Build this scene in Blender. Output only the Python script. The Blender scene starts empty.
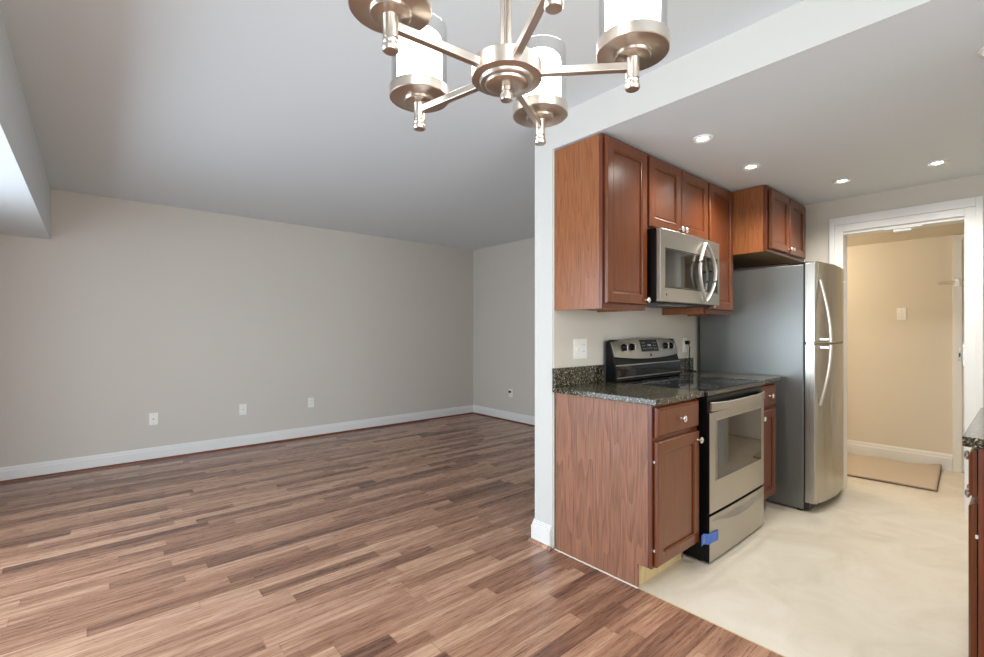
import bpy, bmesh, math, random
from mathutils import Vector, Matrix
PI = math.pi
sc = bpy.context.scene
C = sc.collection
random.seed(4)

# ------------------------------------------------------------------ camera
YAW = math.atan((1030 - 492) / 465.0)            # kitchen run direction (+X) lies this far right of the view axis
cam_d = bpy.data.cameras.new('camera')
cam = bpy.data.objects.new('camera', cam_d)
C.objects.link(cam)
cam.location = (0, 0, 1.24)
cam.rotation_euler = (PI / 2, 0, YAW - PI / 2)
cam_d.sensor_width = 36
cam_d.lens = 465 / 984 * 36
cam_d.shift_y = 2.5 / 984
cam_d.clip_start = 0.02
sc.camera = cam
# ------------------------------------------------------------------ world / exposure
sc.view_settings.view_transform = 'Standard'
sc.view_settings.look = 'None'
sc.view_settings.gamma = 1
sc.view_settings.use_curve_mapping = False
sc.view_settings.exposure = 0.42
w = bpy.data.worlds.new('world')
sc.world = w
w.use_nodes = True
w.node_tree.nodes['Background'].inputs[0].default_value = (0.80, 0.90, 1.0, 1)
w.node_tree.nodes['Background'].inputs[1].default_value = 1.0
sc.cycles.use_denoising = True
sc.cycles.max_bounces = 10
sc.cycles.diffuse_bounces = 6
sc.cycles.sample_clamp_indirect = 6


def area(name, loc, rot, sx, sy, power, col=(1, 1, 1), spread=180):
    l = bpy.data.lights.new(name, 'AREA')
    l.shape = 'RECTANGLE'
    l.size = sx
    l.size_y = sy
    l.energy = power
    l.color = col
    l.spread = math.radians(spread)
    o = bpy.data.objects.new(name, l)
    C.objects.link(o)
    o.location = loc
    o.rotation_euler = rot
    return o


# daylight entering through the glass door of the living side; the other two are added fill lights
area('daylight_west', (-1.75, 2.7, 1.20), (0, -PI / 2, 0), 2.0, 3.4, 115, (0.76, 0.87, 1.0))
area('fill_west_dining', (-1.12, -0.9, 1.25), (0, -PI / 2, 0), 1.5, 1.6, 16, (0.82, 0.91, 1.0))  # added fill from the left, behind the camera
area('fill_south', (0.5, -2.52, 1.35), (PI / 2, 0, 0), 2.2, 1.7, 74, (0.90, 0.95, 1.0))  # added fill from the rear of the dining area

# ------------------------------------------------------------------ materials


def new_mat(name):
    m = bpy.data.materials.new(name)
    m.use_nodes = True
    nt = m.node_tree
    return m, nt, nt.nodes['Principled BSDF']


def N(nt, t, **kw):
    n = nt.nodes.new(t)
    for k, v in kw.items():
        if k.startswith('i_'):
            key = k[2:]
            key = int(key) if key.isdigit() else key
            n.inputs[key].default_value = v
        else:
            setattr(n, k, v)
    return n


def ramp(nt, stops, interp='LINEAR'):
    r = nt.nodes.new('ShaderNodeValToRGB')
    r.color_ramp.interpolation = interp
    el = r.color_ramp.elements
    while len(el) > len(stops):
        el.remove(el[-1])
    while len(el) < len(stops):
        el.new(0.5)
    for e, (p, c) in zip(el, stops):
        e.position = p
        e.color = (*c, 1)
    return r


def srgb(r, g, b):
    def f(v):
        v /= 255
        return v / 12.92 if v <= 0.04045 else ((v + 0.055) / 1.055) ** 2.4
    return (f(r), f(g), f(b))


def plain(name, col, rough=0.5, metal=0.0, spec=0.5, bump=0.0, bscale=200, coat=0.0, var=0.0):
    m, nt, p = new_mat(name)
    p.inputs['Base Color'].default_value = (*col, 1)
    p.inputs['Roughness'].default_value = rough
    p.inputs['Metallic'].default_value = metal
    p.inputs['Specular IOR Level'].default_value = spec
    p.inputs['Coat Weight'].default_value = coat
    if bump or var:
        tc = N(nt, 'ShaderNodeTexCoord')
        no = N(nt, 'ShaderNodeTexNoise', i_Scale=bscale, i_Detail=4.0)
        nt.links.new(tc.outputs['Object'], no.inputs['Vector'])
        if bump:
            b = N(nt, 'ShaderNodeBump', i_Strength=bump, i_Distance=0.002)
            nt.links.new(no.outputs['Fac'], b.inputs['Height'])
            nt.links.new(b.outputs['Normal'], p.inputs['Normal'])
        if var:
            r = ramp(nt, [(0.3, tuple(c * (1 - var) for c in col)), (0.7, tuple(min(1, c * (1 + var)) for c in col))])
            nt.links.new(no.outputs['Fac'], r.inputs[0])
            nt.links.new(r.outputs[0], p.inputs['Base Color'])
    return m


def wood(name, dark, mid, light, rough=0.32, coat=0.3, ring=9.0, fine=1.0, spec=0.5, rings=0.10):
    """vertical-grained stained veneer"""
    m, nt, p = new_mat(name)
    tc = N(nt, 'ShaderNodeTexCoord')
    mp = N(nt, 'ShaderNodeMapping')
    mp.inputs['Scale'].default_value = (1, 1, 0.09)
    nt.links.new(tc.outputs['Object'], mp.inputs['Vector'])
    big = N(nt, 'ShaderNodeTexNoise', i_Scale=ring, i_Detail=2.0, i_Roughness=0.45)
    nt.links.new(mp.outputs[0], big.inputs['Vector'])
    mul = N(nt, 'ShaderNodeMath', operation='MULTIPLY')
    mul.inputs[1].default_value = 13.0
    nt.links.new(big.outputs['Fac'], mul.inputs[0])
    fr = N(nt, 'ShaderNodeMath', operation='FRACT')
    nt.links.new(mul.outputs[0], fr.inputs[0])
    pores = N(nt, 'ShaderNodeTexNoise', i_Scale=160.0, i_Detail=3.0, i_Roughness=0.6)
    mp2 = N(nt, 'ShaderNodeMapping')
    mp2.inputs['Scale'].default_value = (1, 1, 0.035)
    nt.links.new(tc.outputs['Object'], mp2.inputs['Vector'])
    nt.links.new(mp2.outputs[0], pores.inputs['Vector'])
    a = N(nt, 'ShaderNodeMath', operation='MULTIPLY')
    a.inputs[1].default_value = rings
    nt.links.new(fr.outputs[0], a.inputs[0])
    b = N(nt, 'ShaderNodeMath', operation='MULTIPLY_ADD')
    b.inputs[1].default_value = 0.85 * fine
    nt.links.new(pores.outputs['Fac'], b.inputs[0])
    nt.links.new(a.outputs[0], b.inputs[2])
    r = ramp(nt, [(0.22, dark), (0.47, mid), (0.75, light)])
    nt.links.new(b.outputs[0], r.inputs[0])
    nt.links.new(r.outputs[0], p.inputs['Base Color'])
    p.inputs['Roughness'].default_value = rough
    p.inputs['Coat Weight'].default_value = coat
    p.inputs['Coat Roughness'].default_value = 0.22
    p.inputs['Specular IOR Level'].default_value = spec
    return m


def metal(name, col, rough=0.3, streak=0.02, axis=2, aniso=0.0):
    m, nt, p = new_mat(name)
    tc = N(nt, 'ShaderNodeTexCoord')
    mp = N(nt, 'ShaderNodeMapping')
    s = [260, 260, 260]
    s[axis] = 2
    mp.inputs['Scale'].default_value = s
    nt.links.new(tc.outputs['Object'], mp.inputs['Vector'])
    no = N(nt, 'ShaderNodeTexNoise', i_Scale=1.0, i_Detail=2.0)
    nt.links.new(mp.outputs[0], no.inputs['Vector'])
    mr = N(nt, 'ShaderNodeMapRange')
    mr.inputs['To Min'].default_value = rough - streak
    mr.inputs['To Max'].default_value = rough + streak
    nt.links.new(no.outputs['Fac'], mr.inputs['Value'])
    nt.links.new(mr.outputs[0], p.inputs['Roughness'])
    p.inputs['Base Color'].default_value = (*col, 1)
    p.inputs['Metallic'].default_value = 1.0
    return m


def granite():
    m, nt, p = new_mat('granite')
    tc = N(nt, 'ShaderNodeTexCoord')
    v = N(nt, 'ShaderNodeTexVoronoi', i_Scale=230.0)
    n1 = N(nt, 'ShaderNodeTexNoise', i_Scale=75.0, i_Detail=5.0, i_Roughness=0.7)
    for n in (v, n1):
        nt.links.new(tc.outputs['Object'], n.inputs['Vector'])
    sep = N(nt, 'ShaderNodeSeparateColor')
    nt.links.new(v.outputs['Color'], sep.inputs[0])
    ad = N(nt, 'ShaderNodeMath', operation='MULTIPLY_ADD')
    ad.inputs[1].default_value = 0.45
    nt.links.new(sep.outputs[0], ad.inputs[0])
    m2 = N(nt, 'ShaderNodeMath', operation='MULTIPLY')
    m2.inputs[1].default_value = 0.62
    nt.links.new(n1.outputs['Fac'], m2.inputs[0])
    nt.links.new(m2.outputs[0], ad.inputs[2])
    r = ramp(nt, [(0.30, srgb(16, 18, 15)), (0.52, srgb(38, 35, 27)), (0.63, srgb(84, 70, 46)), (0.71, srgb(98, 98, 84)), (0.78, srgb(176, 168, 142))])
    nt.links.new(ad.outputs[0], r.inputs[0])
    nt.links.new(r.outputs[0], p.inputs['Base Color'])
    p.inputs['Roughness'].default_value = 0.14
    return m


def laminate():
    m, nt, p = new_mat('laminate_strips')
    tc = N(nt, 'ShaderNodeTexCoord')
    sx = N(nt, 'ShaderNodeSeparateXYZ')
    nt.links.new(tc.outputs['Object'], sx.inputs[0])

    def M(op, a, b=None, c=None):
        n = N(nt, 'ShaderNodeMath', operation=op)
        for i, v in enumerate((a, b, c)):
            if v is None:
                continue
            if isinstance(v, (int, float)):
                n.inputs[i].default_value = v
            else:
                nt.links.new(v, n.inputs[i])
        return n.outputs[0]
    row = M('FLOOR', M('DIVIDE', sx.outputs[1], 0.078))
    wr = N(nt, 'ShaderNodeTexWhiteNoise', noise_dimensions='1D')
    nt.links.new(row, wr.inputs['W'])
    off = M('MULTIPLY', wr.outputs['Value'], 7.3)
    # strips of uneven length: warp the coordinate along the board
    nx = N(nt, 'ShaderNodeTexNoise', noise_dimensions='2D', i_Scale=1.0, i_Detail=0.0)
    cxy = N(nt, 'ShaderNodeCombineXYZ')
    nt.links.new(M('MULTIPLY', sx.outputs[0], 0.9), cxy.inputs[0])
    nt.links.new(M('MULTIPLY', row, 3.7), cxy.inputs[1])
    nt.links.new(cxy.outputs[0], nx.inputs['Vector'])
    xx = M('ADD', M('ADD', M('DIVIDE', sx.outputs[0], 0.70), off), M('MULTIPLY', nx.outputs['Fac'], 0.9))
    col = M('FLOOR', xx)
    cc = N(nt, 'ShaderNodeCombineXYZ')
    nt.links.new(row, cc.inputs[0])
    nt.links.new(col, cc.inputs[1])
    wn = N(nt, 'ShaderNodeTexWhiteNoise', noise_dimensions='2D')
    nt.links.new(cc.outputs[0], wn.inputs['Vector'])
    # grain
    gv = N(nt, 'ShaderNodeCombineXYZ')
    nt.links.new(M('ADD', M('MULTIPLY', sx.outputs[0], 2.2), M('MULTIPLY', wn.outputs['Value'], 40)), gv.inputs[0])
    nt.links.new(M('MULTIPLY', sx.outputs[1], 34), gv.inputs[1])
    nt.links.new(wn.outputs['Value'], gv.inputs[2])
    g = N(nt, 'ShaderNodeTexNoise', i_Scale=1.0, i_Detail=5.0, i_Roughness=0.62, i_Distortion=0.6)
    nt.links.new(gv.outputs[0], g.inputs['Vector'])
    gf = N(nt, 'ShaderNodeTexNoise', i_Scale=4.0, i_Detail=4.0, i_Roughness=0.7)
    nt.links.new(gv.outputs[0], gf.inputs['Vector'])
    fac = M('ADD', M('ADD', M('MULTIPLY', M('POWER', wn.outputs['Value'], 0.75), 0.52), M('MULTIPLY', g.outputs['Fac'], 1.05)), M('MULTIPLY', gf.outputs['Fac'], 0.60))
    fac = M('SUBTRACT', fac, 0.66)
    r = ramp(nt, [(0.08, srgb(92, 63, 52)), (0.30, srgb(130, 92, 72)), (0.54, srgb(166, 124, 99)), (0.88, srgb(206, 168, 140))])
    nt.links.new(fac, r.inputs[0])
    # joints
    fy = M('FRACT', M('DIVIDE', sx.outputs[1], 0.078))
    fx = M('FRACT', xx)
    jy = M('LESS_THAN', fy, 0.035)
    jx = M('LESS_THAN', fx, 0.006)
    j = M('MULTIPLY', M('MAXIMUM', jy, jx), 0.22)
    mx = N(nt, 'ShaderNodeMix', data_type='RGBA')
    nt.links.new(j, mx.inputs[0])
    nt.links.new(r.outputs[0], mx.inputs[6])
    mx.inputs[7].default_value = (*srgb(60, 38, 28), 1)
    nt.links.new(mx.outputs[2], p.inputs['Base Color'])
    nt.links.new(M('ADD', M('MULTIPLY', gf.outputs['Fac'], 0.18), 0.20), p.inputs['Roughness'])
    p.inputs['Specular IOR Level'].default_value = 0.6
    b = N(nt, 'ShaderNodeBump', i_Strength=0.12, i_Distance=0.001)
    nt.links.new(gf.outputs['Fac'], b.inputs['Height'])
    nt.links.new(b.outputs['Normal'], p.inputs['Normal'])
    return m


def vinyl():
    m, nt, p = new_mat('kitchen_floor_covering')
    tc = N(nt, 'ShaderNodeTexCoord')
    n1 = N(nt, 'ShaderNodeTexNoise', i_Scale=3.2, i_Detail=7.0, i_Roughness=0.62, i_Distortion=1.4)
    nt.links.new(tc.outputs['Object'], n1.inputs['Vector'])
    r = ramp(nt, [(0.28, srgb(196, 186, 168)), (0.5, srgb(207, 198, 181)), (0.72, srgb(214, 206, 191))])
    nt.links.new(n1.outputs['Fac'], r.inputs[0])
    nt.links.new(r.outputs[0], p.inputs['Base Color'])
    mp = N(nt, 'ShaderNodeMapping')
    mp.inputs['Scale'].default_value = (3.5, 9, 1)
    mp.inputs['Rotation'].default_value = (0, 0, 0.25)
    nt.links.new(tc.outputs['Object'], mp.inputs['Vector'])
    n2 = N(nt, 'ShaderNodeTexNoise', i_Scale=1.0, i_Detail=5.0, i_Distortion=0.8)
    nt.links.new(mp.outputs[0], n2.inputs['Vector'])
    b = N(nt, 'ShaderNodeBump', i_Strength=0.05, i_Distance=0.010)
    nt.links.new(n2.outputs['Fac'], b.inputs['Height'])
    nt.links.new(b.outputs['Normal'], p.inputs['Normal'])
    p.inputs['Roughness'].default_value = 0.42
    return m


def thin_glass(name, tint=(1, 1, 1), refl=0.9):
    m = bpy.data.materials.new(name)
    m.use_nodes = True
    nt = m.node_tree
    nt.nodes.remove(nt.nodes['Principled BSDF'])
    out = nt.nodes['Material Output']
    tr = N(nt, 'ShaderNodeBsdfTransparent')
    tr.inputs[0].default_value = (*tint, 1)
    gl = N(nt, 'ShaderNodeBsdfGlossy')
    gl.inputs['Roughness'].default_value = 0.03
    lw = N(nt, 'ShaderNodeLayerWeight', i_Blend=0.35)
    mu = N(nt, 'ShaderNodeMath', operation='MULTIPLY')
    mu.inputs[1].default_value = refl
    nt.links.new(lw.outputs['Facing'], mu.inputs[0])
    mi = N(nt, 'ShaderNodeMixShader')
    nt.links.new(mu.outputs[0], mi.inputs[0])
    nt.links.new(tr.outputs[0], mi.inputs[1])
    nt.links.new(gl.outputs[0], mi.inputs[2])
    nt.links.new(mi.outputs[0], out.inputs[0])
    return m


def glow(name, col, strength):
    m, nt, p = new_mat(name)
    p.inputs['Base Color'].default_value = (*col, 1)
    p.inputs['Emission Color'].default_value = (*col, 1)
    p.inputs['Emission Strength'].default_value = strength
    return m


MT = dict(
    wall=plain('wall_paint', srgb(204, 197, 187), 0.85, bump=0.05, bscale=90),
    kwall=plain('kitchen_wall_paint', srgb(208, 201, 188), 0.8, bump=0.05, bscale=90),
    ceil=plain('ceiling_paint', srgb(213, 220, 222), 0.9),
    kceil=plain('kitchen_ceiling_paint', srgb(212, 218, 221), 0.9),
    header=plain('header_paint', srgb(203, 202, 196), 0.8),
    hall=plain('hall_paint', srgb(214, 205, 188), 0.85),
    white=plain('white_trim_paint', srgb(226, 225, 221), 0.4),
    plastic=plain('white_plastic', srgb(236, 234, 226), 0.35),
    cherry=wood('cherry_stain', srgb(92, 50, 26), srgb(142, 85, 47), srgb(162, 103, 60), rings=.12, coat=.1),
    cherry_door=wood('cherry_door_stain', srgb(84, 40, 15), srgb(116, 60, 24), srgb(132, 73, 31), rough=0.30, coat=0.25, ring=5, fine=0.7, rings=.06),
    cherry_dark=wood('cherry_frame_stain', srgb(62, 27, 13), srgb(96, 44, 20), srgb(110, 54, 26), rough=0.3),
    endpanel=wood('laminated_end_panel', srgb(106, 68, 50), srgb(150, 103, 78), srgb(170, 122, 95), rough=0.45, coat=0.0, ring=7, fine=0.75, rings=.14),
    raw=wood('raw_plywood', srgb(176, 152, 104), srgb(198, 176, 128), srgb(212, 192, 148), rough=0.6, coat=0.0),
    shoe=wood('shoe_moulding_wood', srgb(84, 42, 24), srgb(112, 60, 36), srgb(130, 74, 46), rough=0.4, coat=0.1),
    granite=granite(),
    floor=laminate(), vinyl=vinyl(),
    steel=metal('stainless_steel', srgb(186, 182, 174), 0.33, axis=0),
    darksteel=metal('dark_stainless_trim', srgb(112, 110, 104), 0.28, axis=0),
    satin=plain('satin_steel', srgb(214, 210, 202), 0.40, metal=0.6),
    underside=wood('cabinet_underside', srgb(120, 96, 62), srgb(142, 116, 78), srgb(156, 130, 92), rough=0.6, coat=0.0),
    steel_v=metal('stainless_steel_vertical', srgb(182, 178, 168), 0.28, axis=2),
    fridge_side=plain('grey_painted_steel', srgb(122, 124, 121), 0.30, metal=0.55, bump=0.12, bscale=260),
    nickel=plain('brushed_nickel', srgb(214, 205, 194), 0.30, metal=1.0),
    chrome=plain('polished_chrome', srgb(236, 232, 226), 0.25, metal=0.85),
    brass=plain('satin_brass', srgb(206, 198, 178), 0.35, metal=1.0),
    black=plain('black_enamel', srgb(11, 11, 12), 0.30, spec=0.25),
    blackglass=plain('black_ceramic_glass', srgb(10, 10, 11), 0.06, spec=0.6),
    ovenglass=plain('oven_window_glass', srgb(20, 19, 17), 0.05, spec=0.9),
    darkplastic=plain('dark_plastic', srgb(30, 30, 32), 0.4),
    ring=plain('burner_marking', srgb(92, 92, 92), 0.3),
    mark=plain('printed_marking', srgb(150, 154, 150), 0.5),
    tape=plain('blue_masking_tape', srgb(70, 108, 186), 0.6, bump=0.3, bscale=120),
    rug=plain('beige_rug_fibre', srgb(186, 170, 150), 0.95, bump=0.8, bscale=340, var=0.10),
    rugedge=plain('brown_rug_binding', srgb(128, 100, 76), 0.9),
    caulk=plain('white_caulk', srgb(226, 220, 206), 0.7, bump=0.8, bscale=50),
    glass=thin_glass('clear_glass'),
    frosted=glow('frosted_lit_glass', (1.0, 0.97, 0.92), 8.5),
    canlight=glow('lit_downlight_lens', (1.0, 0.95, 0.86), 14.0),
)

# ------------------------------------------------------------------ mesh helpers


class MB:
    def __init__(self):
        self.bm = bmesh.new()

    def box(self, x0, x1, y0, y1, z0, z1):
        v = [self.bm.verts.new(p) for p in ((x0, y0, z0), (x1, y0, z0), (x1, y1, z0), (x0, y1, z0), (x0, y0, z1), (x1, y0, z1), (x1, y1, z1), (x0, y1, z1))]
        for f in ((0, 3, 2, 1), (4, 5, 6, 7), (0, 1, 5, 4), (1, 2, 6, 5), (2, 3, 7, 6), (3, 0, 4, 7)):
            self.bm.faces.new([v[i] for i in f])
        return self

    def prism(self, pts, axis, a, b):
        """polygon pts extruded along axis (0,1,2) from a to b; pts in the two other axes, in order"""
        def P(p, t):
            q = list(p)
            q.insert(axis, t)
            return q
        n = len(pts)
        va = [self.bm.verts.new(P(p, a)) for p in pts]
        vb = [self.bm.verts.new(P(p, b)) for p in pts]
        self.bm.faces.new(va)
        self.bm.faces.new(vb[::-1])
        for i in range(n):
            self.bm.faces.new((va[i], va[(i + 1) % n], vb[(i + 1) % n], vb[i])[::-1])
        return self

    def lathe(self, prof, c=(0, 0, 0), n=48, axis=2, closed=False):
        """prof = [(r, t)], revolved round axis through c"""
        rings = []
        for r, t in prof:
            ring = []
            for k in range(n):
                a = 2 * PI * k / n
                u, v = r * math.cos(a), r * math.sin(a)
                q = [u, v]
                q.insert(axis, t)
                ring.append(self.bm.verts.new((q[0] + c[0], q[1] + c[1], q[2] + c[2])))
            rings.append(ring)
        m = len(rings)
        for i in range(m if closed else m - 1):
            A, B = rings[i], rings[(i + 1) % m]
            for k in range(n):
                self.bm.faces.new((A[k], A[(k + 1) % n], B[(k + 1) % n], B[k]))
        if not closed:
            self.bm.faces.new(rings[0][::-1])
            self.bm.faces.new(rings[-1])
        return self

    def tube(self, pts, r, n=12, ry=None):
        """round (or r x ry) bar along points"""
        pts = [Vector(p) for p in pts]
        rings = []
        up0 = Vector((0, 0, 1))
        for i, p in enumerate(pts):
            t = (pts[min(i + 1, len(pts) - 1)] - pts[max(i - 1, 0)]).normalized()
            up = up0 if abs(t.dot(up0)) < 0.95 else Vector((1, 0, 0))
            s = t.cross(up).normalized()
            u = s.cross(t).normalized()
            rings.append([self.bm.verts.new(p + s * r * math.cos(2 * PI * k / n) + u * (ry or r) * math.sin(2 * PI * k / n)) for k in range(n)])
        for A, B in zip(rings, rings[1:]):
            for k in range(n):
                self.bm.faces.new((A[k], A[(k + 1) % n], B[(k + 1) % n], B[k]))
        self.bm.faces.new(rings[0][::-1])
        self.bm.faces.new(rings[-1])
        return self

    def rings(self, loops, cap0=True, cap1=True):
        vs = [[self.bm.verts.new(p) for p in l] for l in loops]
        n = len(vs[0])
        for A, B in zip(vs, vs[1:]):
            for k in range(n):
                self.bm.faces.new((A[k], A[(k + 1) % n], B[(k + 1) % n], B[k]))
        if cap0:
            self.bm.faces.new(vs[0][::-1])
        if cap1:
            self.bm.faces.new(vs[-1])
        return self

    def build(self, name, mat, parent=None, bevel=0.0, smooth=False, seg=2):
        bmesh.ops.recalc_face_normals(self.bm, faces=self.bm.faces)
        me = bpy.data.meshes.new(name)
        self.bm.to_mesh(me)
        self.bm.free()
        o = bpy.data.objects.new(name, me)
        C.objects.link(o)
        me.materials.append(MT[mat] if isinstance(mat, str) else mat)
        if smooth:
            for p in me.polygons:
                p.use_smooth = True
            e = o.modifiers.new('edges', 'EDGE_SPLIT')
            e.split_angle = math.radians(38)
        if bevel:
            b = o.modifiers.new('bevel', 'BEVEL')
            b.width = bevel
            b.segments = seg
            b.limit_method = 'ANGLE'
            b.angle_limit = math.radians(40)
        if parent:
            o.parent = parent
        return o


def thing(name, label, cat, loc=(0, 0, 0), rz=0, group=None):
    o = bpy.data.objects.new(name, None)
    C.objects.link(o)
    o.empty_display_size = 0.05
    o.location = loc
    o.rotation_euler = (0, 0, rz)
    return tag(o, label, cat, group)


def tag(o, label, cat, group=None):
    o['label'] = label
    o['category'] = cat
    if group:
        o['group'] = group
    return o


def struct(o):
    o['kind'] = 'structure'
    return o


def box_obj(name, mat, x0, x1, y0, y1, z0, z1, parent=None, bevel=0.0):
    return MB().box(x0, x1, y0, y1, z0, z1).build(name, mat, parent, bevel)


def copy_tree(o, parent=None):
    c = o.copy()
    C.objects.link(c)
    if parent:
        c.parent = parent
    for ch in [x for x in bpy.data.objects if x.parent == o]:
        copy_tree(ch, c)
    return c


# ------------------------------------------------------------------ the room
ZC, ZK, ZH = 2.46, 2.275, 2.09          # living, kitchen and hall ceilings
WX, SY, BY, RX = -1.0, -2.4, 5.5, 4.38  # west wall, south wall, back wall, living right wall
KX, KY, KY2, EX = 4.45, 1.775, 1.918, 1.993   # doorway wall, kitchen wall faces, end plane of the wall and header
HX = 5.78
T = 0.12

struct(box_obj('floor', 'floor', WX - .3, 2.0, SY - .2, BY + T, -0.1, 0.0))
struct(box_obj('floor', 'floor', 2.0, RX + .02, 1.85, BY + T, -0.1, 0.0))
struct(box_obj('floor', 'vinyl', 2.0, HX + .1, -0.72, 1.85, -0.1, 0.0)).name = 'floor_kitchen'
struct(box_obj('ceiling', 'ceil', WX - .3, RX + T, SY - .2, BY + T, ZC, ZC + .1))
struct(box_obj('ceiling', 'kceil', EX + 0.004, KX, -0.72, KY2 - .01, ZK, ZC - .001)).name = 'ceiling_kitchen'
struct(box_obj('ceiling', 'hall', KX + T, HX, -0.72, 2.4, ZH, ZH + .1)).name = 'ceiling_hall'
# header face above the kitchen opening, in the plane of the wall end
struct(box_obj('wall_header', 'header', EX, EX + 0.004, SY, KY2, ZK, ZC))
struct(box_obj('wall_kitchen', 'kwall', EX + 0.006, RX, KY, KY + .02, 0, ZC))
struct(box_obj('wall_partition', 'wall', EX + 0.006, RX, KY + .02, KY2, 0, ZC))
struct(box_obj('wall_end', 'header', EX, EX + 0.006, KY + .006, KY2, 0, ZK))
struct(box_obj('wall_back', 'wall', WX - T, RX + T, BY, BY + T, 0, ZC))
struct(box_obj('wall_right', 'wall', RX, RX + T, KY2, BY, 0, ZC))
# west wall with a wide glazed door in the living side and an unseen window added for fill in the dining side
mb = MB()
for y0, y1, z0, z1 in ((3.95, BY, 0, ZC), (-0.1, 1.25, 0, ZC), (1.25, 3.95, 2.03, ZC), (SY, -1.7, 0, ZC), (-1.7, -0.1, 0, .5), (-1.7, -0.1, 2.03, ZC)):
    mb.box(WX - T, WX, y0, y1, z0, z1)
struct(mb.build('wall_left', 'wall'))
mb = MB()
for x0, x1, z0, z1 in ((WX, -0.6, 0, ZC), (1.6, 2.0 + T, 0, ZC), (-0.6, 1.6, 0, .5), (-0.6, 1.6, 2.2, ZC)):
    mb.box(x0, x1, SY - T, SY, z0, z1)
struct(mb.build('wall_front', 'wall'))


def frame_yz(name, x, y0, y1, z0, z1, mull):
    m = MB()
    for a, b, c, d in ((y0, y1, z0, z0 + .05), (y0, y1, z1 - .05, z1), (y0, y0 + .05, z0 + .05, z1 - .05), (y1 - .05, y1, z0 + .05, z1 - .05)):
        m.box(x - .03, x + .03, a, b, c, d)
    for k in mull:
        m.box(x - .025, x + .025, k - .03, k + .03, z0 + .05, z1 - .05)
    return struct(m.build(name, 'white'))


frame_yz('window_1', WX - .06, 1.25, 3.95, 0, 2.03, (2.6,))
frame_yz('fill_window_2', WX - .06, -1.7, -0.1, .5, 2.03, (-0.9,))  # invented dining window, opening for the west fill light
m = MB()
for a, b, c, d in ((-.6, 1.6, .5, .55), (-.6, 1.6, 2.15, 2.2), (-.6, -.55, .55, 2.15), (1.55, 1.6, .55, 2.15), (.47, .53, .55, 2.15)):
    m.box(a, b, SY - .09, SY - .03, c, d)
struct(m.build('fill_window_3', 'white'))  # invented rear window, put in for the south fill light
# dining right wall and kitchen south wall
struct(box_obj('wall_dining', 'wall', 2.0, 2.0 + T, SY, -0.60, 0, ZC))
struct(box_obj('wall_kitchen_right', 'kwall', 2.0, KX, -0.72, -0.60, 0, ZK))
# soffit along the window wall
struct(box_obj('ceiling_soffit', 'ceil', WX, -0.258, SY, BY, 2.026, ZC))

# doorway wall
DY0, DY1, DZ = 0.272, 0.968, 2.005
m = MB()
m.box(KX, KX + T, -0.60, DY0, 0, ZK)
m.box(KX, KX + T, DY1, KY, 0, ZK)
m.box(KX, KX + T, DY0, DY1, DZ, ZK)
struct(m.build('wall_doorway', 'kwall'))
# hall shell
struct(box_obj('wall_hall', 'hall', HX, HX + T, -0.72, 2.4, 0, ZH + .1))
struct(box_obj('wall_hall_left', 'hall', KX + T, HX, 2.4, 2.5, 0, ZH + .1))
struct(box_obj('wall_hall_right', 'hall', KX + T, HX, -0.84, -0.72, 0, ZH + .1))
struct(box_obj('floor_hall', 'vinyl', KX - 0.02, HX + .1, 1.85, 2.5, -0.1, 0))
struct(box_obj('wall_hall_front', 'hall', KX - .01, KX + T, KY, 2.4, 0, ZH + .1))

# casing round the doorway, with its back band, and the jamb lining
m = MB()
ci, cm, co = 0.0, 0.062, 0.098          # inner edge, step, outer edge
for (a, b, t) in ((0.008, cm, .014), (cm, .122, .024)):
    x0, x1 = KX - t, KX
    bs = min(b, .096)
    m.box(x0, x1, DY0 - bs + .024, DY0 - a + .024, 0, DZ + b)
    m.box(x0, x1, DY1 + a - .024, DY1 + bs - .024, 0, DZ + b)
    m.box(x0, x1, DY0 - a + .024, DY1 + a - .024, DZ + a, DZ + b)
struct(m.build('trim_1', 'white', bevel=0.002))
m = MB()
m.box(KX - .004, KX + T + .004, DY0, DY0 + .014, 0, DZ)
m.box(KX - .004, KX + T + .004, DY1 - .014, DY1, 0, DZ)
m.box(KX - .004, KX + T + .004, DY0 + .014, DY1 - .014, DZ - .014, DZ)
struct(m.build('trim_2', 'white', bevel=0.001))
# white catch fixed under the head of the doorway
t = thing('door_catch', 'small white metal catch plate fixed under the head of the white doorway', 'door hardware', (KX - .004, 0.60, DZ - .0145))
box_obj('plate', 'white', -.004, .060, -.105, .105, -.007, 0, t, .001)
box_obj('strike', 'white', .004, .050, -.045, .055, -.026, -.007, t, .002)

# ---- baseboards


def base_prof(h):
    return [(0, 0), (.014, 0), (.014, h * .72), (.010, h * .80), (.010, h * .88), (.005, h), (0, h)]


def baseboard(name, axis, a, b, wall, sign, h, shoe=True, mat='white'):
    """axis: direction it runs; wall: the wall plane; sign: way it sticks out"""
    prof = base_prof(h)
    pts = [(wall + sign * u, z) for u, z in prof]
    o = struct(MB().prism(pts, axis, a, b).build(name, mat))
    if shoe:
        q = [(0.014, 0), (0.030, 0), (0.029, .006), (.025, .012), (.020, .016), (.014, .018)]
        pts = [(wall + sign * u, z) for u, z in q]
        MB().prism(pts, axis, a, b).build('shoe_moulding', 'shoe', o)
    return o


baseboard('baseboard_back', 0, WX, RX, BY, -1, 0.125)
baseboard('baseboard_right', 1, KY2, BY - .014, RX, -1, 0.125)
baseboard('baseboard_hall', 1, 0.449, 2.4, HX, -1, 0.145, False)
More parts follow.
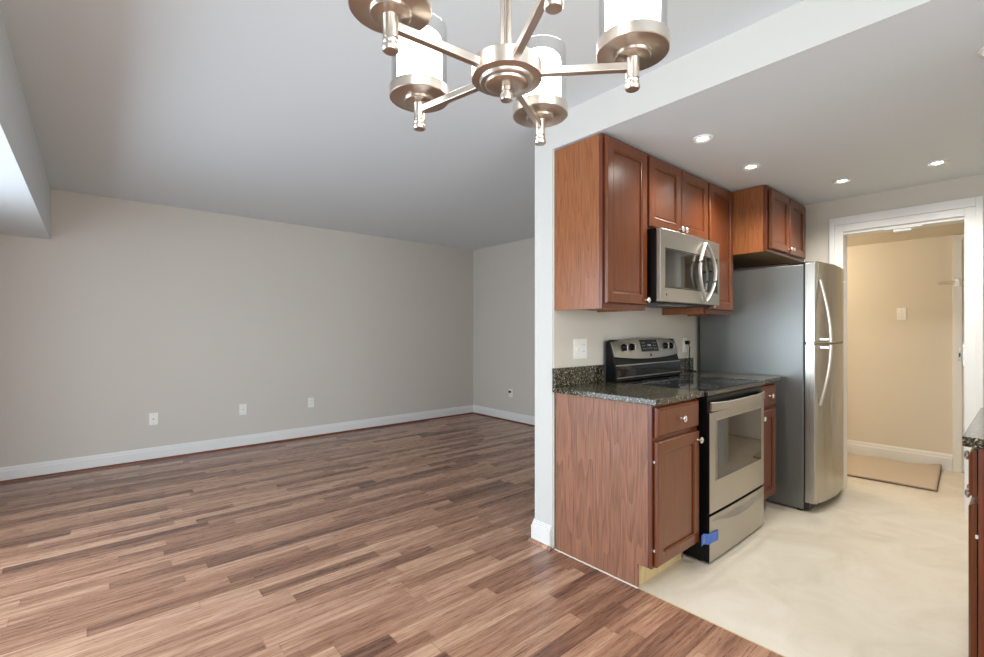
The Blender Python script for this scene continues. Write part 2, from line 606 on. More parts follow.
# moulded base wrapping the wall end
m = MB()
for off, z0, z1 in ((.016, 0, .095), (.012, .095, .108), (.008, .108, .120), (.005, .120, .130)):
    m.box(EX - off, EX, KY + .012, KY2 + off, z0, z1)
    m.box(EX, RX, KY2, KY2 + off, z0, z1)
struct(m.build('baseboard_end', 'white', bevel=0.0015))
m = MB()
m.prism([(EX - .016, 0), (EX - .032, 0), (EX - .029, .010), (EX - .016, .016)], 1, KY - .005, KY2 + .026).build('shoe_moulding', 'floor', bpy.data.objects['baseboard_end'])
# caulk line and joint strip where the two floors meet
m = MB()
pts = []
for k in range(60):
    y = 1.765 - k * (1.765 - 1.235) / 59
    pts.append((1.9965 + random.uniform(-.0010, .0010), y, 0.0015))
m.tube(pts, .0045, 6, .003)
struct(m.build('trim_3', 'caulk'))
struct(box_obj('trim_4', 'raw', 1.9965, 2.0015, SY, 1.234, 0.0, 0.0015))

# ---- hall door
d = struct(box_obj('door_1', 'white', HX - .012, HX, -0.42, 0.388, 0.012, 2.03, bevel=.002))
m = MB()
m.box(HX - .022, HX, 0.388, 0.446, 0, 2.035)
m.box(HX - .022, HX, -0.48, -0.42, 0, 2.035)
m.box(HX - .022, HX, -0.48, 0.446, 2.035, 2.085)
struct(m.build('trim_5', 'white', bevel=.002))
m = MB()
for z0, z1 in ((.2, .9), (1.05, 1.85)):
    m.box(HX - .016, HX - .012, -0.30, 0.27, z0, z0 + .012)
    m.box(HX - .016, HX - .012, -0.30, 0.27, z1 - .012, z1)
    m.box(HX - .016, HX - .012, 0.258, 0.27, z0, z1)
m.build('panel_moulding', 'white', d)
MB().lathe([(.004, -.075), (.027, -.070), (.030, -.045), (.022, -.030), (.012, -.026), (.012, -.008), (.032, -.006), (.032, 0)], (HX - .012, 0.33, 0.97), 24, 0).build('door_knob', 'chrome', d, smooth=True)
box_obj('lock_plate', 'chrome', HX - .018, HX - .012, 0.362, 0.386, 0.93, 1.13, d, .002)
t = thing('door_guard', 'swing bar door guard in pale brass, mounted on the hall door casing', 'door hardware', (HX - .022, 0.42, 1.665))
box_obj('mounting_plate', 'brass', -.004, 0, -.018, .018, -.035, .035, t, .002)
m = MB()
m.tube([(-.016, .012, .012), (-.03, .060, .008), (-.034, .115, .006), (-.034, .115, -.008), (-.03, .060, -.010), (-.016, .012, -.012)], .0035, 8)
m.build('swing_bar', 'brass', t, smooth=True)
m = MB()
m.box(-.012, .006, -.058, -.040, -.016, .016)
m.lathe([(.003, -.045), (.009, -.040), (.009, -.028), (.005, -.018)], (0, -.047, 0), 16, 0)
m.build('catch_ball', 'brass', t, bevel=.002)
t = thing('strike_plate', 'narrow dark metal strike plate on the hall door casing at lock height', 'door hardware', (HX - .0225, .402, 1.03))
box_obj('plate', 'steel_v', -.003, 0, -.010, .010, -.05, .05, t, .001)
box_obj('keeper_slot', 'black', -.0036, -.003, -.005, .005, -.018, .018, t)

# ---- rug
bm = MB()
nx, ny = 40, 40
grid = []
x0, x1 = 4.93, 5.75
for i in range(nx + 1):
    row = []
    for j in range(ny + 1):
        u, v = i / nx, j / ny
        y = 0.47 + v * (1.36 - .47) + .05 * u * (1 - v)
        x = x0 + u * (x1 - x0) - .05 * v
        z = 0.010 + .002 * math.sin(9 * u + 5 * v)
        z += .010 * max(0, u - .82) / .18 * (1 + math.sin(v * 16)) * .5        # ruffled far edge
        cu = max(0, u - .85) / .15
        cv = max(0, .10 - v) / .10
        z += .028 * cu * cv
        row.append(bm.bm.verts.new((x, y, z)))
    grid.append(row)
for i in range(nx):
    for j in range(ny):
        bm.bm.faces.new((grid[i][j], grid[i + 1][j], grid[i + 1][j + 1], grid[i][j + 1]))
border = [tuple(grid[0][j].co) for j in range(ny, -1, -1)] + [tuple(grid[i][0].co) for i in range(1, nx + 1)] + [tuple(grid[nx][j].co) for j in range(1, ny + 1)]
rug = bm.build('rug', 'rug', smooth=True)
so = rug.modifiers.new('thickness', 'SOLIDIFY')
so.thickness = 0.009
so.offset = -1
tag(rug, 'thin beige doormat rug lying against the hall baseboard beyond the doorway', 'rug')
MB().tube([(a, b, c - .004) for a, b, c in border], .0055, 6).build('edge_binding', 'rugedge', rug)

# ------------------------------------------------------------------ cabinet pieces (front faces local -Y, origin at front left bottom)


def door_mesh(w, h, t=.019, fw=.052):
    """slab door with recessed panel; local x 0..w, z 0..h, y from 0 (back) to -t (front)"""
    def R(i, y):
        return [(i, y, i), (w - i, y, i), (w - i, y, h - i), (i, y, h - i)]
    m = MB()
    m.rings([R(0, 0), R(0, -t + .006), R(.005, -t + .001), R(.009, -t), R(fw, -t), R(fw + .002, -t + .004), R(fw + .008, -t + .006), R(fw + .0085, -t + .0125), R(fw + .016, -t + .0125), R(fw + .020, -t + .0105)])
    return m


def drawer_mesh(w, h, t=.019):
    def R(i, y):
        return [(i, y, i), (w - i, y, i), (w - i, y, h - i), (i, y, h - i)]
    return MB().rings([R(0, 0), R(0, -t + .010), R(.006, -t + .004), R(.012, -t + .004), R(.014, -t)])


def knob(parent, x, z, y=-.019):
    m = MB().lathe([(.0075, y + .0005), (.0055, y - .004), (.005, y - .011), (.008, y - .014), (.0160, y - .018), (.0168, y - .022), (.011, y - .027), (.003, y - .0282)], (x, 0, z), 24, 1)
    o = m.build('knob', 'chrome', parent, smooth=True)
    return o


def place(o, x, y, z):
    o.location = (x, y, z)
    return o


def cab_door(parent, x, z, w, h, knob_at=None, y=-.004, mat='cherry_door', hinge=None):
    o = place(door_mesh(w, h).build('door', mat, parent), x, y, z)
    if knob_at:
        knob(o, *knob_at)
    if hinge is not None:
        for hz in (.07, h - .10):
            m = MB().box(hinge - .0015, hinge + .0015, -.004, .0035, hz, hz + .012)
            m.build('hinge', 'plastic', o, bevel=.001)
    return o


def wall_cabinet(label, x0, x1, yf, z0, z1, doors, side='cherry', depth=None):
    w, h, dp = x1 - x0, z1 - z0, (KY - .003) - yf
    t = thing('wall_cabinet', label, 'cabinet', (x0, yf, z0), group=None)
    m = MB()
    m.box(0, .016, .019, dp, 0, h)
    m.box(w - .016, w, .019, dp, 0, h)
    m.box(.016, w - .016, .019, dp, h - .016, h)
    m.box(.016, w - .016, dp - .006, dp, .02, h - .016)
    m.build('carcass', side, t, bevel=.001)
    box_obj('bottom_panel', 'underside', .016, w - .016, .019, dp - .006, .010, .024, t)
    m = MB()
    m.box(0, .038, 0, .019, 0, h)
    m.box(w - .038, w, 0, .019, 0, h)
    m.box(.038, w - .038, 0, .019, 0, .038)
    m.box(.038, w - .038, 0, .019, h - .038, h)
    if len(doors) > 1:
        m.box(w / 2 - .019, w / 2 + .019, 0, .019, .038, h - .038)
    m.build('face_frame', 'cherry_dark', t, bevel=.0015)
    for (dx, dz, dw, dh, k) in doors:
        cab_door(t, dx, dz, dw, dh, k)
    return t


YU = 1.448
wall_cabinet('tall cherry wall cabinet with one door, nearest and left of the microwave', 2.005, 2.418, YU, 1.357, 2.268,
             [(.014, .030, .386, .862, (.366, .028))])
wall_cabinet('short two-door cherry wall cabinet directly above the microwave', 2.421, 3.186, YU, 1.828, 2.268,
             [(.013, .016, .364, .408, (.345, .026)), (.388, .016, .364, .408, (.020, .026))])
wall_cabinet('tall narrow cherry wall cabinet between the microwave and the refrigerator', 3.189, 3.592, YU, 1.357, 2.268,
             [(.013, .030, .377, .862, (.022, .028))])
wall_cabinet('deep two-door cherry wall cabinet over the stainless refrigerator', 3.595, 4.435, 1.213, 1.802, 2.268,
             [(.040, .024, .372, .420, (.350, .030)), (.430, .024, .372, .420, (.022, .030))])


def base_cabinet(label, loc, w, yd, rz=0, h=.891, endmat='cherry', parts=(), tk=.076, tkh=.115, deep=None):
    t = thing('base_cabinet', label, 'cabinet', loc, rz)
    dp = yd
    prof = [(.0195, tkh), (tk, tkh), (tk, 0.0), (dp, 0.0), (dp, h), (.0195, h)]
    for xa, xb in ((0, .018), (w - .018, w)):
        MB().prism(prof, 0, xa, xb).build('side_panel', endmat, t, bevel=.0008)
    m = MB()
    m.box(.018, w - .018, .02, dp - .004, tkh, tkh + .016)
    m.box(.018, w - .018, dp - .010, dp - .004, tkh + .016, h)
    m.build('carcass', 'raw', t)
    box_obj('toe_kick', 'raw', .018, w - .018, tk, tk + .012, 0, tkh, t)
    m = MB()
    m.box(.0, .040, -.0005, .019, tkh + .001, h - .001)
    m.box(w - .040, w, -.0005, .019, tkh + .001, h - .001)
    for z0, z1 in ((tkh + .001, tkh + .035), (.700, .745), (h - .035, h - .001)):
        m.box(.040, w - .040, -.0005, .019, z0, z1)
    m.build('face_frame', 'cherry_dark', t, bevel=.001)
    for kind, x, z, ww, hh, kp in parts:
        if kind == 'door':
            cab_door(t, x, z, ww, hh, kp, hinge=(.0 if kp[0] > ww / 2 else ww))
        else:
            o = place(drawer_mesh(ww, hh).build('drawer', 'cherry_door', t), x, -.004, z)
            knob(o, *kp)
    return t


YB = 1.165
base_cabinet('cherry base cabinet with drawer and door, nearest, at the end of the kitchen wall', (2.0, YB, 0), .452, 1.758 - YB, endmat='endpanel',
             parts=[('drawer', .016, .737, .424, .140, (.225, .066)), ('door', .016, .124, .424, .590, (.402, .545))])
base_cabinet('narrow cherry base cabinet between the range and the refrigerator', (3.262, YB, 0), .345, 1.758 - YB,
             parts=[('drawer', .018, .737, .300, .140, (.17, .068)), ('door', .018, .124, .300, .590, (.024, .545))])


def counter(label, x0, x1, yf, yb, z0=.892, z1=.922, splash=None, side=0.0):
    t = thing('countertop', label, 'countertop', (x0, yf, z0))
    box_obj('slab', 'granite', 0, x1 - x0, 0, yb - yf, 0, z1 - z0, t, .003)
    if splash:
        box_obj('backsplash', 'granite', 0, splash[1] - x0, splash[0] - yf - .02, splash[0] - yf, z1 - z0 + .0005, 1.028 - z0, t, .002)
    return t


counter('dark speckled granite countertop piece with backsplash, left of the range', 1.984, 2.468, 1.132, KY - .002, splash=(KY - .002, 2.452))
counter('dark granite countertop piece between the range and the refrigerator', 3.258, 3.64, 1.132, KY - .002, splash=(KY - .002, 3.64))

# ---- right-hand run (faces +Y)
YR = 0.100
base_cabinet('dark red cherry base cabinet at the right edge of the photo', (2.76, YR, 0), .76, .66, PI, endmat='cherry_dark',
             parts=[('drawer', .020, .737, .720, .140, (.42, .070)), ('door', .020, .124, .355, .590, (.32, .545)), ('door', .385, .124, .355, .590, (.035, .545))])
counter('dark granite countertop on the right, cut by the edge of the photo', 1.99, 2.80, -0.592, 0.134)

# ------------------------------------------------------------------ range
SX0, SX1 = 2.478, 3.248
SW = SX1 - SX0
rg = thing('kitchen_range', 'freestanding stainless and black electric range between the two base cabinets', 'stove', (SX0, 1.108, 0))
m = MB()
m.box(0.0, SW, .028, .640, .010, .895)
m.build('body', 'black', rg, bevel=.003)
for fx in (.03, SW - .03):
    for fy in (.06, .60):
        MB().lathe([(.018, 0), (.018, .006), (.010, .008), (.010, .018)], (fx, fy, 0), 16).build('levelling_foot', 'darkplastic', rg)
# cooktop
m = MB()
m.box(.000, SW, .004, .640, .893, .917)
m.build('cooktop_frame', 'darksteel', rg, bevel=.004)
ct = box_obj('cooktop', 'blackglass', .012, SW - .012, .022, .560, .9165, .9205, rg, .0015)
for (cx, cy, r) in ((.20, .155, .105), (.57, .155, .080), (.20, .42, .080), (.57, .42, .100)):
    m = MB()
    for rr in (r, r * .62):
        m.lathe([(rr - .0018, .9206), (rr + .0018, .9206), (rr + .0018, .9210), (rr - .0018, .9210)], (cx, cy, 0), 64, 2, closed=True)
    m.build('burner_ring', 'ring', ct)
# backguard
bgd = MB().prism([(.560, .9225), (.640, .9225), (.640, 1.175), (.612, 1.185), (.583, 1.075), (.578, 1.060), (.560, 1.000)], 0, -.022, SW + .008).build('backguard', 'black', rg, bevel=.003)
box_obj('lower_band', 'steel', -.016, SW + .002, .556, .562, .944, .950, bgd)
MB().prism([(.5575, .952), (.5575, .999), (.5625, 1.020), (.566, 1.020), (.562, .952)], 0, -.016, SW + .002).build('backguard_glass', 'blackglass', bgd)
MB().prism([(.5615, 1.021), (.5630, 1.027), (.570, 1.027), (.568, 1.021)], 0, -.016, SW + .002).build('upper_band', 'steel', bgd)
# curved stainless control panel : face leans back, smile-shaped lower edge, arched upper edge


def cp_face(u, v):
    # u 0..1 across, v 0..1 up
    x = -.014 + u * (SW + .016)
    zb = 1.078 - .020 * (1 - (2 * u - 1) ** 2)
    zt = 1.170 + .026 * (1 - (2 * u - 1) ** 2)
    z = zb + v * (zt - zb)
    y = .572 + .032 * v - .014 * (1 - (2 * u - 1) ** 2) - .004 * math.sin(PI * v)
    return x, y, z


m = MB()
nu, nv = 24, 8
front = [[m.bm.verts.new(cp_face(i / nu, j / nv)) for j in range(nv + 1)] for i in range(nu + 1)]
back = [[m.bm.verts.new((cp_face(i / nu, j / nv)[0], .618, cp_face(i / nu, j / nv)[2])) for j in range(nv + 1)] for i in range(nu + 1)]
for i in range(nu):
    for j in range(nv):
        m.bm.faces.new((front[i][j], front[i + 1][j], front[i + 1][j + 1], front[i][j + 1]))
        m.bm.faces.new((back[i][j], back[i][j + 1], back[i + 1][j + 1], back[i + 1][j]))
    m.bm.faces.new((front[i][0], back[i][0], back[i + 1][0], front[i + 1][0]))
    m.bm.faces.new((front[i][nv], front[i + 1][nv], back[i + 1][nv], back[i][nv]))
for j in range(nv):
    m.bm.faces.new((front[0][j], front[0][j + 1], back[0][j + 1], back[0][j]))
    m.bm.faces.new((front[nu][j], back[nu][j], back[nu][j + 1], front[nu][j + 1]))
cpn = m.build('control_panel', 'steel', rg, smooth=True)


def on_panel(u0, u1, v0, v1, lift, thick, name, mat, parent, n=6):
    m = MB()
    A = [[m.bm.verts.new(Vector(cp_face(u0 + (u1 - u0) * i / n, v0 + (v1 - v0) * j / n)) + Vector((0, -lift, 0))) for j in range(n + 1)] for i in range(n + 1)]
    B = [[m.bm.verts.new(Vector(cp_face(u0 + (u1 - u0) * i / n, v0 + (v1 - v0) * j / n)) + Vector((0, -lift + thick, 0))) for j in range(n + 1)] for i in range(n + 1)]
    for i in range(n):
        for j in range(n):
            m.bm.faces.new((A[i][j], A[i + 1][j], A[i + 1][j + 1], A[i][j + 1]))
            m.bm.faces.new((B[i][j], B[i][j + 1], B[i + 1][j + 1], B[i + 1][j]))
        m.bm.faces.new((A[i][0], B[i][0], B[i + 1][0], A[i + 1][0]))
        m.bm.faces.new((A[i][n], A[i + 1][n], B[i + 1][n], B[i][n]))
    for j in range(n):
        m.bm.faces.new((A[0][j], A[0][j + 1], B[0][j + 1], B[0][j]))
        m.bm.faces.new((A[n][j], B[n][j], B[n][j + 1], A[n][j + 1]))
    return m.build(name, mat, parent)


disp = on_panel(.365, .640, .33, .90, .0015, .006, 'display', 'blackglass', cpn)
for nm, marks in (('clock_readout', [(.47, .60, .05, .07)] + [(a, .48, .016, .018) for a in (.455, .485, .515)]),
                  ('button_markings', [(a, b, .014, .022) for a in (.39, .42) for b in (.46, .60, .74)]),
                  ('button_markings', [(a, b, .014, .022) for a in (.56, .59) for b in (.46, .60, .74)])):
    m = MB()
    for (ui, vi, du, dv) in marks:
        p = Vector(cp_face(ui, vi))
        q = Vector(cp_face(ui + du, vi + dv))
        m.box(p.x, q.x, min(p.y, q.y) - .0030, max(p.y, q.y) - .0012, p.z, q.z)
    m.build(nm, 'mark', cpn)
on_panel(.492, .512, .10, .22, .0015, .003, 'badge', 'black', cpn, 2)
for u in (.13, .235, .77, .875):
    p = Vector(cp_face(u, .58))
    kb = MB().lathe([(.0235, 0.002), (.0235, -.004), (.020, -.008), (.018, -.022), (.014, -.025), (.004, -.026)], (p.x, p.y, p.z), 28, 1).build('burner_knob', 'black', cpn, smooth=True)
    box_obj('knob_grip', 'chrome', p.x - .003, p.x + .003, p.y - .030, p.y - .024, p.z - .017, p.z + .017, kb, .001)

# oven door : front face slightly bowed
YD = -.001


def bowed(m, x0, x1, z0, z1, y0, y1, bow=.0, n=14):
    loops = []
    for i in range(n + 1):
        u = i / n
        x = x0 + (x1 - x0) * u
        b = bow * (1 - (2 * u - 1) ** 2)
        loops.append([(x, y1, z0), (x, y0 - b, z0), (x, y0 - b, z1), (x, y1, z1)])
    m.rings(loops)
    return m


od = bowed(MB(), .003, SW - .003, .268, .805, 0.003, .027, .004).build('oven_door', 'black', rg, bevel=.002)
bowed(MB(), .004, SW - .004, .269, .804, 0.0, .003, .004).build('front_panel', 'steel', od, bevel=.001)
wn = bowed(MB(), .082, SW - .060, .438, .758, -.0045, .004, .003).build('window', 'ovenglass', od, bevel=.002)
m = MB()
for a in ((.074, SW - .052, .430, .438), (.074, SW - .052, .758, .766), (.074, .082, .438, .758), (SW - .060, SW - .052, .438, .758)):
    bowed(m, a[0], a[1], a[2], a[3], -.0052, .004, .003 if a[1] - a[0] > .1 else 0.0015, 10)
m.build('window_frame', 'steel', od)
bowed(MB(), .004, SW - .004, .806, .890, .012, .034, .004).build('vent_panel', 'black', rg, bevel=.002)
# handle : a wide flat bar over the top of the door
m = MB()
loops = []
for i in range(25):
    u = i / 24
    e = 1 - (2 * u - 1) ** 4
    x = .010 + u * (SW - .020)
    y = -.004 - .030 * e
    hz = .025 - .003 * e
    zc = .836
    loops.append([(x, y + .004, zc - hz), (x, y - .004, zc - hz * .85), (x, y - .005, zc), (x, y - .004, zc + hz * .85), (x, y + .004, zc + hz), (x, y + .006, zc)])
m.rings(loops)
m.build('handle', 'steel', od, smooth=True)
# storage drawer
dr = bowed(MB(), .003, SW - .003, .010, .254, 0.003, .027, .004).build('storage_drawer', 'black', rg, bevel=.002)
bowed(MB(), .004, SW - .004, .013, .253, 0.0, .003, .004).build('front_panel', 'steel', dr, bevel=.001)
loops = []
for i in range(21):
    u = i / 20
    e = math.sin(PI * u)
    x = .045 + u * (SW - .085)
    y = -.002 - .026 * e ** .7
    z = .226 - .030 * e
    hh = .010 + .006 * e
    loops.append([(x, .002, z + hh), (x, y, z + hh * .4), (x, y - .003, z), (x, y, z - hh * .5), (x, .002, z - hh * .3)])
MB().rings(loops).build('handle', 'steel', dr, smooth=True)
box_obj('side_trim', 'black', -.0015, .003, .012, .030, .05, .89, rg)
# masking tape
t = thing('masking_tape', 'strip of blue masking tape stuck across the range drawer and the gap beside it', 'tape', (SX0, 1.108, .143))
m = MB()
loops = []
for i, (x, y) in enumerate(((-.058, .016), (-.030, .018), (-.008, .006), (.002, -.0015), (.030, -.0035), (.075, -.0045), (.092, -.005))):
    s = .002 * math.sin(i * 2.1)
    loops.append([(x, y - .0012, -.030 + s), (x, y, -.030 + s), (x, y, .026 + s), (x, y - .0012, .026 + s)])
m.rings(loops)
m.build('strip', 'tape', t)
m = MB()
for k in range(3):
    a = -.040 + k * .011
    m.prism([(a, -.020), (a + .004, -.020), (a + .012, .018), (a + .008, .018)], 1, .0135, .0155)
m.build('crease', 'mark', t)

# ------------------------------------------------------------------ microwave
MX0, MX1, MZ0, MZ1, MYF = 2.424, 3.186, 1.402, 1.826, 1.356
MW, MH = MX1 - MX0, MZ1 - MZ0
mw = thing('microwave', 'over-the-range stainless microwave with curved lens-shaped handle', 'microwave', (MX0, MYF, MZ0))
box_obj('body', 'black', 0, MW, .028, KY - .003 - MYF, .012, MH, mw, .003)
m = MB()
m.box(.02, MW - .02, .04, .36, 0, .012)
m.build('vent_grille', 'darkplastic', mw, bevel=.001)
box_obj('lamp_lens', 'mark', .25, .50, .10, .16, -.004, .0, mw)


def bowz(m, x0, x1, z0, z1, yb, lift, n=16):
    loops = []
    for i in range(n + 1):
        u = i / n
        x = x0 + (x1 - x0) * u
        y = mwy(x) - lift
        loops.append([(x, yb, z0), (x, y, z0), (x, y, z1), (x, yb, z1)])
    m.rings(loops)
    return m


def mwy(x):
    return .002 - .012 * (1 - (2 * x / MW - 1) ** 2)


dd = bowz(MB(), 0.0, MW, .006, MH - .004, .027, 0).build('door', 'steel', mw, bevel=.003)
win = bowz(MB(), .050, MW - .035, .092, .305, .020, .0015).build('window', 'ovenglass', dd, bevel=.002)
m = MB()
bowz(m, .046, MW - .031, .085, .0905, .020, .003)
bowz(m, .046, MW - .031, .3065, .312, .020, .003)
m.build('window_trim', 'darkplastic', dd)
# keypad strip behind the handle
m = MB()
for r in range(8):
    for c in range(3):
        x = MW - .130 + c * .022
        if r in (7,):
            continue
        m.box(x, x + .012, mwy(x) - .0022, mwy(x) - .0012, .110 + r * .022, .116 + r * .022)
m.build('keypad', 'darkplastic', dd)
# lens-shaped handle : two bows meeting in points
m = MB()
for sgn in (-1, 1):
    pts = []
    for i in range(25):
        u = i / 24
        z = .022 + u * (MH - .052)
        e = math.sin(PI * u)
        x = MW - .250 + sgn * .112 * e ** .85
        pts.append((x, mwy(x) - .010 - .016 * e ** .6, z))
    m.tube(pts, .0115, 12, .005)
for z in (.026, MH - .034):
    m.box(MW - .257, MW - .243, mwy(MW - .25) - .014, mwy(MW - .25) + .004, z - .006, z + .006)
m.build('handle', 'satin', dd, smooth=True)
box_obj('badge', 'black', .058, .066, mwy(.06) - .0015, mwy(.06) + .002, .040, .052, dd)

# ------------------------------------------------------------------ refrigerator
FX0, FX1, FY = 3.705, 4.444, 1.016
FW = FX1 - FX0
fr = thing('refrigerator', 'tall stainless top-freezer refrigerator with grey sides beside the doorway', 'refrigerator', (FX0, FY, 0))
m = MB()
m.box(0, FW, 0, 1.735 - FY, .014, 1.700)
m.build('body', 'fridge_side', fr, bevel=.006)
for fx in (.035, FW - .035):
    for fy in (.03, .66):
        MB().lathe([(.020, 0), (.020, .006), (.011, .008), (.011, .018)], (fx, fy, 0), 16).build('foot', 'darkplastic', fr)
box_obj('base_grille', 'darkplastic', .012, FW - .012, -.030, 0, .012, .062, fr, .003)


def fdoor(name, z0, z1, mat):
    m = MB()
    prof = []
    n = 18
    for i in range(n + 1):
        u = i / n
        x = u * FW
        y = -.066 - .046 * (1 - (2 * u - 1) ** 2)
        prof.append((x, y))
    pts = [(FW, -.006)] + [(0, -.006)] + prof
    m.prism(pts, 2, z0, z1)
    return m.build(name, mat, fr, bevel=.004)


fz = fdoor('freezer_door', 1.163, 1.708, 'steel_v')
fd = fdoor('refrigerator_door', .066, 1.150, 'steel_v')
box_obj('door_gasket', 'darkplastic', .008, FW - .008, -.006, 0.001, .07, 1.70, fr)
m = MB()
m.prism([(0.01, -.01), (.01, .10), (FW - .01, .10), (FW - .01, -.01), (FW - .06, -.070), (FW / 2, -.100), (.06, -.070)], 2, 1.709, 1.716)
m.build('top_cap', 'darkplastic', fr, bevel=.002)
m = MB()
m.box(.02, FW - .02, -.055, -.010, 1.150, 1.163)
m.build('centre_hinge', 'chrome', fr)


def fridge_handle(parent, za, zb):
    m = MB()
    pts = []
    for i in range(25):
        u = i / 24
        z = za + (zb - za) * u
        # the bow is widest where the two doors meet
        e = math.sin(PI / 2 * u)
        pts.append((.048 + .014 * e, -.084 - .056 * e, z))
    m.tube(pts, .0115, 12, .009)
    p = pts[-1]
    sg = 1 if zb > za else -1
    m.box(.056, .068, p[1] + .004, -.080, zb - sg * .018 - .006, zb - sg * .018 + .006)
    m.build('handle', 'nickel', parent, smooth=True)


fridge_handle(fz, 1.590, 1.166)
fridge_handle(fd, .735, 1.147)
for z in (1.62, 1.50, 1.24):
    MB().lathe([(.006, -.0045), (.006, .004)], (FW - .030, -.074, z), 12, 1).build('hinge_cap', 'plastic', fz)

# ------------------------------------------------------------------ wall plates


def plate(name, label, cat, loc, rz, kind, group=None):
    t = thing(name, label, cat, loc, rz, group)
    box_obj('cover_plate', 'plastic', -.035, .035, -.005, 0, -.057, .057, t, .002)
    if kind == 'outlet':
        for z in (-.020, .020):
            s = MB().lathe([(.0165, -.0072), (.0175, -.006), (.0175, -.004)], (0, 0, z), 24, 1).build('socket', 'plastic', t)
            m = MB()
            m.box(-.0075, -.0055, -.0078, -.007, z - .001, z + .008)
            m.box(.0055, .0075, -.0078, -.007, z - .001, z + .008)
            m.build('slots', 'darkplastic', s)
    elif kind == 'jack':
        MB().lathe([(.002, -.012), (.0045, -.012), (.0045, -.004)], (0, 0, 0), 16, 1).build('jack', 'darkplastic', t)
        for z in (-.042, .042):
            MB().lathe([(.003, -.0058), (.003, -.004)], (0, 0, z), 10, 1).build('screw', 'mark', t)
    elif kind == 'switch':
        m = MB().prism([(-.005, -.012), (-.013, .004), (-.011, .010), (-.005, .012)], 0, -.005, .005)
        m.build('toggle', 'plastic', t)
        for z in (-.030, .030):
            MB().lathe([(.003, -.0058), (.003, -.004)], (0, 0, z), 10, 1).build('screw', 'mark', t)
    return t


plate('wall_jack', 'white jack plate low on the living room wall, leftmost of the row of three', 'wall plate', (.46, BY, .396), 0, 'jack')
plate('wall_jack', 'white jack plate low on the living room wall, middle of the row of three', 'wall plate', (1.236, BY, .401), 0, 'jack')
plate('wall_outlet', 'white socket plate low on the living room wall, rightmost of the row of three', 'outlet', (1.955, BY, .404), 0, 'outlet')
plate('wall_outlet', 'white outlet low on the far short living room wall, with a plug in it', 'outlet', (RX, 4.668, .387), -PI / 2, 'outlet')
# double-gang plate over the near counter : a toggle and an outlet
t = thing('switch_outlet', 'white two-gang switch and outlet plate above the near countertop', 'outlet', (2.235, KY, 1.133))
box_obj('cover_plate', 'plastic', -.062, .062, -.005, 0, -.060, .060, t, .002)
MB().prism([(-.005, -.012), (-.015, .004), (-.013, .010), (-.005, .012)], 0, -.030, -.020).build('toggle', 'plastic', t)
for z in (-.020, .020):
    s = MB().lathe([(.0165, -.0072), (.0175, -.006), (.0175, -.004)], (.025, 0, z), 24, 1).build('socket', 'plastic', t)
    m = MB()
    m.box(.0175, .0195, -.0078, -.007, z - .001, z + .008)
    m.box(.0305, .0325, -.0078, -.007, z - .001, z + .008)
    m.build('slots', 'darkplastic', s)
plate('wall_outlet', 'white outlet right of the range backguard, with a black plug', 'outlet', (3.535, KY, 1.13), 0, 'outlet')
# black plug and its cord
t = thing('power_plug', 'black plug and cord hanging from the outlet beside the range', 'power cord', (3.535, KY - .0082, 1.150))
MB().prism([(-.012, -.014), (.012, -.014), (.014, .014), (-.014, .014)], 1, -.030, .0).build('plug', 'black', t, bevel=.003)
pts = [(0, -.024, -.012), (0, -.032, -.035), (.002, -.030, -.08), (.002, -.029, -.13), (.002, -.029, -.18), (.012, -.033, -.2215), (.06, -.05, -.2235), (.10, -.03, -.2235)]
MB().tube(pts, .004, 8).build('cord', 'black', t, smooth=True)
t = thing('power_plug', 'small dark plug pushed into the outlet on the far short living room wall', 'plug', (RX - .0082, 4.672, .404), -PI / 2)
MB().prism([(-.014, -.012), (.014, -.012), (.014, .014), (-.014, .014)], 1, -.026, 0).build('plug_body', 'darkplastic', t, bevel=.003)
plate('light_switch', 'white toggle light switch on the hall wall beyond the doorway', 'light switch', (HX, .79, 1.40), -PI / 2, 'switch')

# ------------------------------------------------------------------ recessed lights
proto = thing('downlight', '', 'ceiling light', (0, 0, ZK), 0, 'recessed downlights in the kitchen ceiling')
MB().lathe([(.026, -.0015), (.034, -.006), (.046, -.009), (.052, -.006), (.053, -.0002), (.046, -.0002), (.026, -.0010)], (0, 0, 0), 40, 2, closed=True).build('trim_ring', 'white', proto, smooth=True)
MB().lathe([(.0255, -.0008), (.0255, -.003), (.020, -.0055), (.008, -.007)], (0, 0, 0), 32, 2).build('lens', 'canlight', proto, smooth=True)
spots = [((2.49, 1.15), 'round recessed downlight in front of the tall near wall cabinet'),
         ((3.146, 1.148), 'round recessed downlight between the microwave and the cabinet over the refrigerator'),
         ((3.914, .846), 'round recessed downlight in front of the refrigerator, left one near the doorway'),
         ((3.938, .372), 'round recessed downlight near the doorway, on the right of the ceiling'),
         ((2.50, .075), 'round recessed downlight half cut off at the right edge of the photo')]
for i, ((x, y), lab) in enumerate(spots):
    o = proto if i == 0 else copy_tree(proto)
    o.location = (x, y, ZK)
    o['label'] = lab
    l = bpy.data.lights.new('downlight_beam', 'SPOT')
    l.energy = 14.5
    l.color = (1.0, .96, .90)
    l.spot_size = math.radians(150)
    l.spot_blend = .8
    l.shadow_soft_size = .035
    lo = bpy.data.objects.new('downlight_beam', l)
    C.objects.link(lo)
    lo.parent = o
    lo.location = (0, 0, -.02)
# the hall's own ceiling lamp, out of sight to the left of the doorway
hl = bpy.data.lights.new('hall_lamp', 'POINT')
hl.energy = 22
hl.color = (1, .88, .70)
hl.shadow_soft_size = .10
ho = bpy.data.objects.new('hall_lamp', hl)
C.objects.link(ho)
ho.location = (5.15, 1.85, ZH - .08)

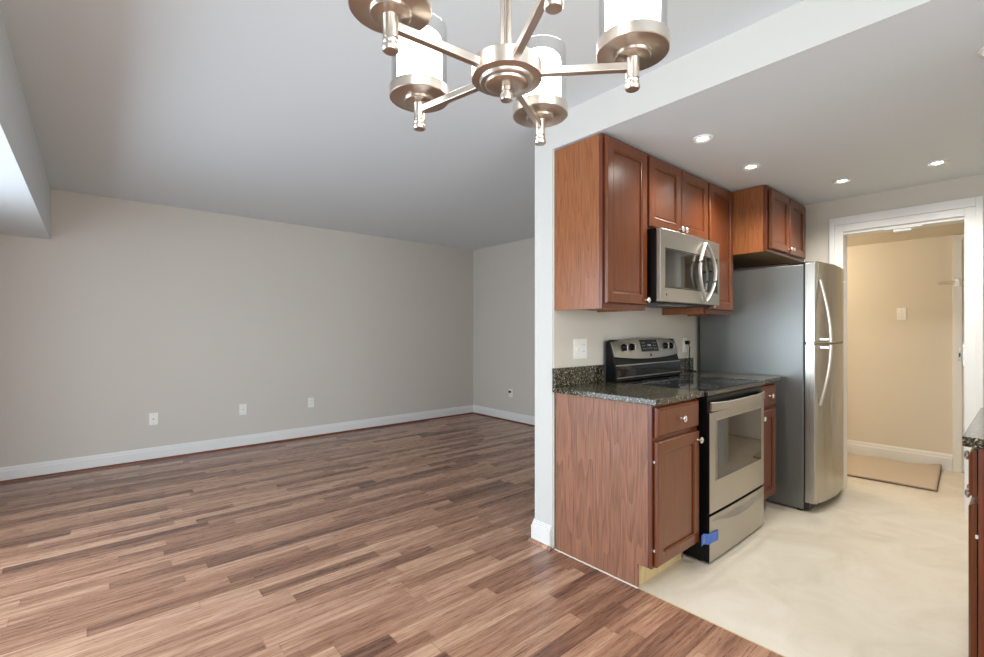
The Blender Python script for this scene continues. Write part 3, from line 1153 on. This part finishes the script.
# ------------------------------------------------------------------ chandelier
K = 0.46
cc = (1.3327 * K, 1.4473 * K)
ch = thing('chandelier', 'brushed nickel five-arm chandelier with lit glass cylinder shades', 'chandelier', (cc[0], cc[1], ZC))
ZF = 1.24 + K - ZC              # local height of the finial tips
MB().lathe([(.062, 0), (.062, -.018), (.050, -.026), (.02, -.030)], (0, 0, 0), 40).build('canopy', 'nickel', ch, smooth=True)
for k in range(3):
    a = math.radians(30 + 120 * k)
    rods = MB()
    rods.tube([(.0080 * math.cos(a), .0080 * math.sin(a), -.025), (.0080 * math.cos(a), .0080 * math.sin(a), ZF + .062)], .0046, 10)
    rods.build('stem', 'nickel', ch, smooth=True)
hub = MB().lathe([(.014, ZF + .068), (.018, ZF + .062), (.066, ZF + .059), (.068, ZF + .057), (.068, ZF + .028), (.064, ZF + .027), (.053, ZF + .026), (.052, ZF + .022), (.050, ZF + .020), (.042, ZF + .020), (.041, ZF + .016), (.038, ZF + .014), (.024, ZF + .014), (.012, ZF + .013)], (0, 0, 0), 56).build('hub', 'nickel', ch, smooth=True)
MB().lathe([(.0105, ZF + .014), (.0105, ZF + .006), (.0085, ZF + .004), (.0085, ZF + .002), (.0125, ZF + .000), (.0125, ZF - .008), (.0115, ZF - .012), (.003, ZF - .013)], (0, 0, 0), 24).build('hub_finial', 'nickel', ch, smooth=True)
for k in range(5):
    a = math.radians((28.2, 101.4, 175.6, 242.8, 313.5)[k])
    RA = (.5429, .5301, .5252, .5466, .5190)[k] * K
    px, py = RA * math.cos(a), RA * math.sin(a)
    za = ZF + .040
    m = MB()
    dx, dy = math.cos(a), math.sin(a)
    sx_, sy_ = -dy, dx
    loops = []
    for r in (.060, RA - .008):
        loops.append([(dx * r + sx_ * s * .0068, dy * r + sy_ * s * .0068, za + q * .0072) for s, q in ((-1, -1), (1, -1), (1, 1), (-1, 1))])
    m.rings(loops)
    arm = m.build('arm', 'nickel', ch, bevel=.0012)
    lh = MB().lathe([(.0125, ZF + .018), (.0125, ZF + .055), (.014, ZF + .056), (.032, ZF + .0565), (.0335, ZF + .058), (.0335, ZF + .063), (.036, ZF + .064), (.0655, ZF + .0645), (.067, ZF + .066), (.067, ZF + .087), (.0655, ZF + .088), (.0625, ZF + .088), (.0625, ZF + .070), (.004, ZF + .070)], (px, py, 0), 56).build('lamp_holder', 'nickel', ch, smooth=True)
    MB().lathe([(.0105, ZF + .019), (.0105, ZF + .016), (.0125, ZF + .0145), (.0125, ZF + .011), (.0112, ZF + .009), (.0138, ZF + .006), (.0140, ZF - .000), (.012, ZF - .003), (.003, ZF - .0035)], (px, py, 0), 24).build('finial', 'nickel', lh, smooth=True)
    MB().lathe([(.0620, ZF + .072), (.0620, ZF + .226), (.0600, ZF + .226), (.0600, ZF + .072)], (px, py, 0), 48, 2, closed=True).build('glass_cylinder', 'glass', lh, smooth=True)
    MB().lathe([(.048, ZF + .0705), (.050, ZF + .075), (.051, ZF + .192), (.049, ZF + .202), (.041, ZF + .210), (.006, ZF + .211)], (px, py, 0), 40).build('frosted_shade', 'frosted', lh, smooth=True)
